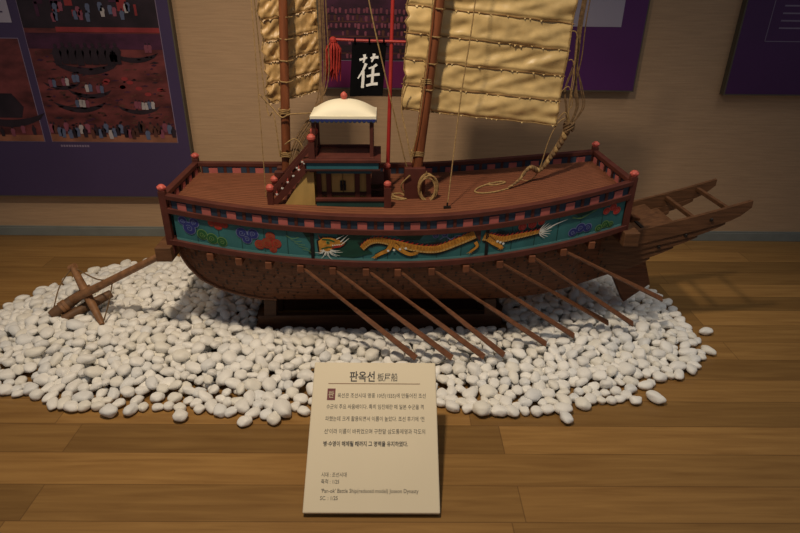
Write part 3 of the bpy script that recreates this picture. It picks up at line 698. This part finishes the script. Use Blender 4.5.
dk=lambda x,y:(x,y,zr(x)-.037)
rope([dk(.385,.004),dk(.34,-.015),dk(.29,-.018),dk(.265,.005),dk(.285,.045),dk(.33,.075),dk(.37,.085),dk(.385,.07),dk(.35,.055),dk(.325,.065),dk(.33,.085)],.0032)
rope([dk(.44,.09),dk(.475,.06),(.50,.05,.60),(.52,.05,.70),(.545,.055,.76),(.57,.057,.78)],.0020)
rope([dk(.02,-.03),dk(-.01,-.01),dk(-.03,.02),dk(0.,.03),dk(.02,.0),(.0,-.02,.56),(.03,-.03,.60)],.0030)
rope([dk(-.03,.0),dk(-.005,-.02),dk(.015,-.03),dk(-.01,-.035),dk(-.035,-.02),dk(-.03,.0)],.0028)
b=MB(); b.b2(.14,.164,-.136,-.124,zr(.15)-.041,zr(.15)-.033,'hull_dk'); b.tube([(.152,-.13,zr(.15)-.035),(.152,-.13,zr(.15)-.020)],.003,'hull_dk',6); b.build('cleat',ship)
b=MB(); rs=random.Random(4)
for k in range(7):                                                  # coil hung on the main mast step
    o=[rs.uniform(-.004,.004) for _ in range(5)]
    b.tube([(.093+ (.030+o[0])*math.cos(a)+o[1],-.028+.003*k-.010+.004*math.sin(a*2+k),.553+(.044+o[2])*math.sin(a)+o[3]) for a in [q*2*PI/28 for q in range(29)]],.0030,'rope',6,False)
b.tube([(.080,-.03,.59),(.086,-.034,.615),(.096,-.03,.59)],.0035,'rope',6); b.build('rope_coil',ship,smooth=True)
# lashings round the mast feet
for mx,zz,rr_ in ((.058,.66,.022),(-.398,.655,.019),(.083,.90,.02),(-.392,.80,.018)):
    b=MB(); 
    for k in range(3): b.tube([(mx+rr_*math.cos(a),.02+rr_*math.sin(a),zz+.006*k+.002*math.sin(a*3)) for a in [q*2*PI/14 for q in range(15)]],.0026,'rope',5,False)
    b.build('lashing',ship,smooth=True)
# ------------------------------------------------------------------ display stand
st=empty('display_stand',(SHX,SHY,0),SHR); tag(st,'low dark wooden stand under the ship hull, sunk in white pebbles','stand')
b=MB(); b.b2(-.53,.385,-.100,-.074,.0,.082,'stand'); b.build('front_rail',st,bevel=.003)
b=MB(); b.b2(-.53,.385,.078,.100,.0,.155,'stand'); b.build('back_board',st,bevel=.003)
b=MB(); b.b2(-.50,.36,-.085,.085,.142,.1575,'stand'); b.build('top_board',st,bevel=.002)
for x in (-.49,.345):
    for y in (-.084,.084):
        b=MB(); b.bar((x,y,0),(x+(.012 if x<0 else -.012),y,.146),.045,.028,'stand',(0,1,0)); b.build('leg',st,bevel=.002)
# ------------------------------------------------------------------ anchor
def W2(p): 
    c,s=math.cos(SHR),math.sin(SHR); return Vector((SHX+p[0]*c-p[1]*s,SHY+p[0]*s+p[1]*c,p[2]))
an=empty('wooden_anchor',W2((-1.24,-.02,.06)))
tag(an,'brown wooden anchor leaning from ship bow onto white pebbles','anchor')
O=W2((-1.24,-.02,.06))
def Q(p): return W2((p[0]+.016,p[1],p[2]-.004))-O
tip=Q((-.822,-.15,.366)); crown=Q((-1.255,-.035,.115))
b=MB(); b.tube([tip,tip.lerp(crown,.6),crown],[.0115,.014,.017],'anchor',10); b.build('shank',an,smooth=True)
b=MB(); a0=Q((-1.305,-.088,.085)); a1=Q((-1.185,.01,.150)); b.tube([a0,a0.lerp(a1,.12),a0.lerp(a1,.5),a1],[.016,.020,.021,.015],'anchor_dk',10)
for q in (.28,.36): c0=a0.lerp(a1,q); dd=(a1-a0).normalized(); b.tube([c0-dd*.006,c0+dd*.006],.024,'anchor',12)
b.build('fluke',an,smooth=True)
b=MB(); a0=Q((-1.265,-.09,.070)); a1=Q((-1.125,.025,.115)); b.tube([a0,a0.lerp(a1,.5),a1],[.014,.019,.016],'anchor_dk',10); b.build('fluke',an,smooth=True)
b=MB(); s0=Q((-1.262,.055,.215)); s1=Q((-1.100,-.135,.075)); b.tube([s0,s0.lerp(s1,.1),s0.lerp(s1,.5),s1.lerp(s0,.08),s1],[.010,.0125,.017,.012,.009],'anchor',8)
b.tube([s0+Vector((-.012,0,-.008)),s0+Vector((.012,0,.004))],.013,'anchor',8)
b.build('stock',an,smooth=True)
mid=tip.lerp(crown,.52); fl=Q((-1.30,-.07,.10))
for pts in ((s0,s0.lerp(mid,.5)+Vector((.01,0,-.025)),mid),(s1,s1.lerp(mid,.5)+Vector((0,0,-.012)),mid),(s0,s0.lerp(fl,.5)+Vector((-.012,0,.006)),fl),(s1,s1.lerp(fl,.5)+Vector((0,-.005,-.028)),fl)):
    b=MB(); b.tube(smooth_path([tuple(q) for q in pts],8),.0026,'rope_dk',6); b.build('cord',an)
# ------------------------------------------------------------------ caption sign
TL=Vector((-.212,0,0))
SW0,SW1=.325,.342       # the plate lies sloping: low front edge, raised back edge
sg=empty('caption_board',(-.053,1.012,0)); tag(sg,'cream caption board with Korean text standing in front of the pebbles','sign')
BL=.397; TH=math.radians(32.5)
R=Matrix.Rotation(TH,3,'X'); 
def SP(x,y,z=0.): return R@Vector((x,y,z))+Vector((0,0,.006))
b=MB(); hw0=.171; hw1=.1665
def slab(x0,x1,z0,z1,k0,k1,mt):
    pts=[SP(x0*k0,0,z0),SP(x1*k0,0,z0),SP(x1*k1,BL,z0),SP(x0*k1,BL,z0)]; pts+=[SP(x0*k0,0,z1),SP(x1*k0,0,z1),SP(x1*k1,BL,z1),SP(x0*k1,BL,z1)]
    b.add(pts,[(3,2,1,0),(4,5,6,7),(0,1,5,4),(1,2,6,5),(2,3,7,6),(3,0,4,7)],mt)
slab(-hw0,hw0,-.004,.014,1,1,'sign'); b.build('plate',sg,bevel=.003)
b=MB()
for x in (-.12,.108): b.prism([(x,.10,0),(x,.31,0),(x,.31,.19),(x,.30,.19),(x,.10,.062)],(.012,0,0),'signedge')
b.b2(-.108,.108,.298,.31,0,.185,'signedge'); b.build('easel_support',sg)
b=MB()
def line(txt,x,y,size,width,mt,bold=0.):
    b=MB()
    vs,fs=text_geo(txt,size,bold,width=width); b.add([SP(x+v[0],y+v[1],.0146) for v in vs],fs,mt); b.build('text_line',sg,fix=False)
# plate coordinates from the layout: x from the left edge, y from the foot
def PXY(fx,fy): return (-hw0+2*hw0*fx, BL*fy)
for t,fx,fy,sz,w,mt,bd in (
 ('판옥선',.295,.862,.033,.070,'ink',.0006),('板屋船',.522,.864,.026,.056,'ink',.0001),
 ('옥선은 조선시대 명종 10년(1555)에 만들어진 조선',.205,.742,.0148,.242,'ink',.0),
 ('수군의 주요 싸움배이다. 특히 임진왜란 때 일본 수군을 격',.122,.663,.0148,.264,'ink',.0),
 ('파했는데 크게 활용되면서 이름이 높았다. 조선 후기에 ‘전',.120,.580,.0148,.266,'ink',.0),
 ('선’이라 이름이 바뀌었으며 구한말 삼도통제영과 각도의',.118,.495,.0148,.268,'ink',.0),
 ('병·수영이 해체될 때까지 그 명맥을 유지하였다.',.118,.413,.0148,.222,'ink',.0003),
 ('시대 : 조선시대',.120,.218,.0130,.064,'ink',0),('축척 : 1/25',.120,.176,.0130,.046,'ink',0),
 ("‘Pan-ok’ Battle Ship(reduced model) Joseon Dynasty",.125,.120,.0140,.246,'ink',0),('SC. : 1/25',.122,.077,.0130,.044,'ink',0)):
    x,y=PXY(fx,fy); line(t,x,y,sz,w,mt,bd)
b=MB()
x,y=PXY(.125,.838); x2,_=PXY(.868,.9); b.add([SP(x,y,.0145),SP(x2,y,.0145),SP(x2,y+.0022,.0145),SP(x,y+.0022,.0145)],[(0,1,2,3)],'rule'); b.build('title_rule',sg,fix=False)
b=MB(); x,y=PXY(.122,.722); b.add([SP(x,y,.0145),SP(x+.022,y,.0145),SP(x+.022,y+.033,.0145),SP(x,y+.033,.0145)],[(0,1,2,3)],'seal')
vs,fs=text_geo('판',.021,.0004,width=.015); b.add([SP(x+.0035+v[0],y+.008+v[1],.0152) for v in vs],fs,'signedge'); b.build('initial_seal',sg,fix=False)
# ------------------------------------------------------------------ camera (also used below to find the 300 pebbles that show largest)
H=1.2; P=math.radians(26.4); RO=math.radians(.7); YW=math.radians(.6); F=575.
hf=Vector((math.sin(YW),math.cos(YW),0)); r0=Vector((math.cos(YW),-math.sin(YW),0))
fw=hf*math.cos(P)-Vector((0,0,math.sin(P))); u0=hf*math.sin(P)+Vector((0,0,math.cos(P)))
rr=r0*math.cos(RO)+u0*math.sin(RO); uu=u0*math.cos(RO)-r0*math.sin(RO)
cd=bpy.data.cameras.new('camera'); cd.sensor_width=36; cd.lens=F*36/800; cd.clip_start=.02
cam=bpy.data.objects.new('camera',cd); C.objects.link(cam)
cam.matrix_world=Matrix(((rr.x,uu.x,-fw.x,0),(rr.y,uu.y,-fw.y,0),(rr.z,uu.z,-fw.z,H),(0,0,0,1)))
bpy.context.scene.camera=cam
def proj(p):
    d=Vector(p)-Vector((0,0,H)); k=d.dot(fw); return 400+F*d.dot(rr)/k, 266.5-F*d.dot(uu)/k, k
# ------------------------------------------------------------------ the pebble bed
BED=[(-1.62,1.80),(-1.50,1.63),(-1.38,1.53),(-1.25,1.475),(-1.13,1.44),(-1.03,1.405),(-.93,1.385),(-.84,1.375),(-.74,1.39),(-.62,1.385),(-.51,1.375),(-.43,1.372),(-.31,1.375),(-.195,1.41),(.145,1.42),(.27,1.385),(.40,1.385),(.52,1.40),(.64,1.43),(.73,1.455),(.86,1.53),(1.03,1.61),(1.11,1.70),(1.135,1.80),(1.13,1.97),(1.145,2.08),(1.10,2.20),(.98,2.33),(.75,2.45),(.4,2.52),(0,2.55),(-.4,2.56),(-.8,2.53),(-1.10,2.47),(-1.24,2.40),(-1.34,2.33),(-1.42,2.23),(-1.50,2.15),(-1.56,2.0)]
def inside(x,y):
    c=False; n=len(BED)
    for i in range(n):
        (x1,y1),(x2,y2)=BED[i],BED[i-1]
        if (y1>y)!=(y2>y) and x<(x2-x1)*(y-y1)/(y2-y1)+x1: c=not c
    return c
def edge(x,y):
    m=9
    for i in range(len(BED)):
        (x1,y1),(x2,y2)=BED[i],BED[i-1]; dx,dy=x2-x1,y2-y1; t=max(0,min(1,((x-x1)*dx+(y-y1)*dy)/(dx*dx+dy*dy))); m=min(m,math.hypot(x-x1-t*dx,y-y1-t*dy))
    return m
ZS=.72                                  # pebbles are flattened: heights are measured in this unit
rd=random.Random(12); cells={}; CS=.06; PEB=[]
def near(x,y):
    i,j=int(math.floor(x/CS)),int(math.floor(y/CS))
    for a in (i-1,i,i+1):
        for c in (j-1,j,j+1):
            for k in cells.get((a,c),()): yield PEB[k]
cs_,sn_=math.cos(SHR),math.sin(SHR)
def blocked(x,y,r):
    lx=(x-SHX)*cs_+(y-SHY)*sn_; ly=-(x-SHX)*sn_+(y-SHY)*cs_
    if -.545-r<lx<.40+r and -.115-r*.9<ly<.115+r*.9: return True       # the stand
    return abs(x+.053)<.17+r and y<1.335+r                            # the caption board
def drop(x,y,r):
    z=r
    for (px_,py_,pz,pr) in near(x,y):
        d2=(x-px_)**2+(y-py_)**2; R=(r+pr)*.86
        if d2<R*R: z=max(z,pz+math.sqrt(R*R-d2))
    return z
strays=[(283,408,.030,1.5),(245,421,.019,1.1),(274,418,.021,1.2),(482,408,.029,1.0),(566,417,.021,1.25),(636,400,.018,1.2),(656,397,.024,1.4),(706,331,.020,1.3),(708,350,.020,1.3),(180,415,.022,1.2)]
def ground(pxx,pyy,z):
    d=fw+rr*((pxx-400)/F)-uu*((pyy-266.5)/F); t=(z-H)/d.z; return d.x*t,d.y*t
def put(x,y,z,r): PEB.append((x,y,z,r)); cells.setdefault((int(math.floor(x/CS)),int(math.floor(y/CS))),[]).append(len(PEB)-1)
for sx,sy,r,el in strays: x,y=ground(sx,sy,r*ZS); put(x,y,r,r)
NS=len(PEB); fails=0
while fails<900 and len(PEB)<5200:
    r=rd.choice((.0155,.017,.018,.019,.0195,.0205,.0215,.023,.0255)); best=None
    for _ in range(9):
        x=rd.uniform(-1.62,1.19); y=rd.uniform(1.37,2.57)
        if not inside(x,y) or blocked(x,y,r): continue
        e=edge(x,y); lx=(x-SHX); ms=max(0,1-max(abs(lx+.07)-.47,0)/.18)*max(0,1-max(abs(y-SHY)-.11,0)/.16)
        cap=r+.002 if e<.045 else r+(.080-.052*ms)*min(1,(e-.045)/.26)**.7
        z=drop(x,y,r)
        if z<=cap and (best is None or z<best[2]): best=(x,y,z)
    if best: put(*best,r); fails=0
    else: fails+=1
print('pebbles',len(PEB))
# base shapes
shapes=[]
def ico(seed,el):
    bm=bmesh.new(); bmesh.ops.create_icosphere(bm,subdivisions=3,radius=1)
    rn=random.Random(seed); o=Vector((rn.random()*9,rn.random()*9,rn.random()*9)); tp=rn.uniform(-.16,.16)
    for v in bm.verts:
        d=v.co.normalized(); k=1+.24*noise.noise(d*1.05+o)+.06*noise.noise(d*2.3+o)
        q=d*k; q.y*=1+tp*q.x; q.z=q.z*(1-.12*q.z*q.z*(1 if rn.random()<0 else 1)); v.co=Vector((q.x*el,q.y/el**.55,q.z*ZS*1.0))
    me=bm; vs=[tuple(v.co) for v in bm.verts]; fs=[tuple(v.index for v in f.verts) for f in bm.faces]; bm.free(); return vs,fs
for k in range(12): shapes.append(ico(k+31,(1.0,1.06,1.12,1.18,1.25,1.32,1.10,1.2,1.04,1.28,1.15,1.4)[k]))
info=[]
for i,(x,y,z,r) in enumerate(PEB):
    k=rd.randrange(12); mt=rd.choices(('peb0','peb1','peb2','peb3'),(4,2.6,1.6,3))[0]
    rot=Quaternion((0,0,1),rd.uniform(0,2*PI)); tl=.28 if z>r+.004 else .08
    rot=Quaternion((1,0,0),rd.gauss(0,tl))@Quaternion((0,1,0),rd.gauss(0,tl))@rot
    if i<NS: el=strays[i][3]; k={1.5:11,1.1:6,1.2:7,1.0:0,1.25:4,1.4:9,1.3:5}[el]
    info.append((k,mt,rot))
# how large each shows: projected disc minus what nearer pebbles hide
pj=[proj((x,y,z*ZS)) for x,y,z,r in PEB]; pr=[F*p_[3]/q[2] for p_,q in zip(PEB,pj)]
buck={}
for i,(a,c,k) in enumerate(pj): buck.setdefault((int(a//24),int(c//24)),[]).append(i)
score=[]
for i,(a,c,k) in enumerate(pj):
    if not(4<a<796 and c<530): continue
    if 303<a<438 and c>366: continue
    ia,ic=int(a//24),int(c//24); nb=[j for u in (-1,0,1) for w in (-1,0,1) for j in buck.get((ia+u,ic+w),()) if j!=i and (pj[j][2]<k or PEB[j][2]>PEB[i][2]+.012)]
    tot=0
    for dx,dy in ((0,0),(.6,0),(-.6,0),(0,.5),(0,-.5)):
        qx,qy=a+dx*pr[i],c+dy*pr[i]*.8
        if all((qx-pj[j][0])**2+((qy-pj[j][1])*1.2)**2>(pr[j]*.95)**2 for j in nb): tot+=1
    if tot>=2: score.append((pr[i]*(tot/5)**.5,i))
score.sort(reverse=True); top=[i for i in range(NS)]+[i for s_,i in score if i>=NS][:300-NS]
ind=set(top)
SL={0:'large oblong white pebble at the front-left rim of the bed',1:'small white pebble lying loose on the floor left of the caption board',3:'largest round white pebble at the front rim right of the caption board',4:'white pebble jutting out furthest forward between caption board and right end of the bed',5:'small white pebble at the front-right rim, just left of the elongated loose pebble',6:'elongated white pebble lying loose on the floor off the front-right rim',7:'upper of two pebbles lying loose at the right end of the bed',8:'lower of two pebbles lying loose at the right end of the bed'}
cache={}
def pmesh(k,mt):
    if (k,mt) not in cache:
        me=bpy.data.meshes.new('pebble'); me.from_pydata(shapes[k][0],[],shapes[k][1]); me.materials.append(MT[mt]); me.polygons.foreach_set('use_smooth',[True]*len(me.polygons)); cache[(k,mt)]=me
    return cache[(k,mt)]
for i in top:
    x,y,z,r=PEB[i]; k,mt,rot=info[i]
    o=bpy.data.objects.new('pebble',pmesh(k,mt)); C.objects.link(o); o.location=(x,y,z*ZS); o.rotation_mode='QUATERNION'; o.rotation_quaternion=rot; o.scale=(r*1.03,)*3
    if i in SL: tag(o,SL[i],'pebble')
    elif x<-.053: tag(o,'white pebble packed among others in the front bed, left of the caption board','pebble','pebbles at the front left')
    else: tag(o,'white pebble packed among others in the front bed, right of the caption board','pebble','pebbles at the front right')
b=MB()
for i,(x,y,z,r) in enumerate(PEB):
    if i in ind: continue
    k,mt,rot=info[i]; vs,fs=shapes[k]; Mx=rot.to_matrix()*(r*1.03); c=Vector((x,y,z*ZS)); b.add([Mx@Vector(v)+c for v in vs],fs,mt)
o=b.build('pebble_bed',fix=False); o.data.polygons.foreach_set('use_smooth',[True]*len(o.data.polygons))
tag(o,'heap of smooth white pebbles spread around the ship stand','pebbles',kind='stuff')
# ------------------------------------------------------------------ light
def spot(name,loc,tgt,watt,ang,blend,col,rad):
    l=bpy.data.lights.new(name,'SPOT'); l.energy=watt; l.spot_size=math.radians(ang); l.spot_blend=blend; l.color=col; l.shadow_soft_size=rad
    o=bpy.data.objects.new(name,l); C.objects.link(o); o.location=loc; o.rotation_euler=(Vector(tgt)-Vector(loc)).to_track_quat('-Z','Y').to_euler(); return o
spot('ceiling_spot',(-.40,.85,2.75),(-.30,1.8,.1),190,90,1.,(1,.82,.60),.08)
spot('ceiling_spot',(-1.5,1.5,2.75),(-1.0,2.5,.4),32,80,1.,(1,.76,.48),.15)
spot('ceiling_spot',(1.6,1.5,2.75),(1.2,1.9,0),62,60,1.,(1,.92,.80),.5)  # added soft fill over the right floor, thins the stern's shadow
w=bpy.data.worlds.new('dim_hall'); bpy.context.scene.world=w; w.use_nodes=True
w.node_tree.nodes['Background'].inputs[0].default_value=(.85,.90,1,1); w.node_tree.nodes['Background'].inputs[1].default_value=.14
sc=bpy.context.scene
sc.view_settings.view_transform='Standard'; sc.view_settings.look='None'; sc.view_settings.gamma=1; sc.view_settings.exposure=0; sc.view_settings.use_curve_mapping=False
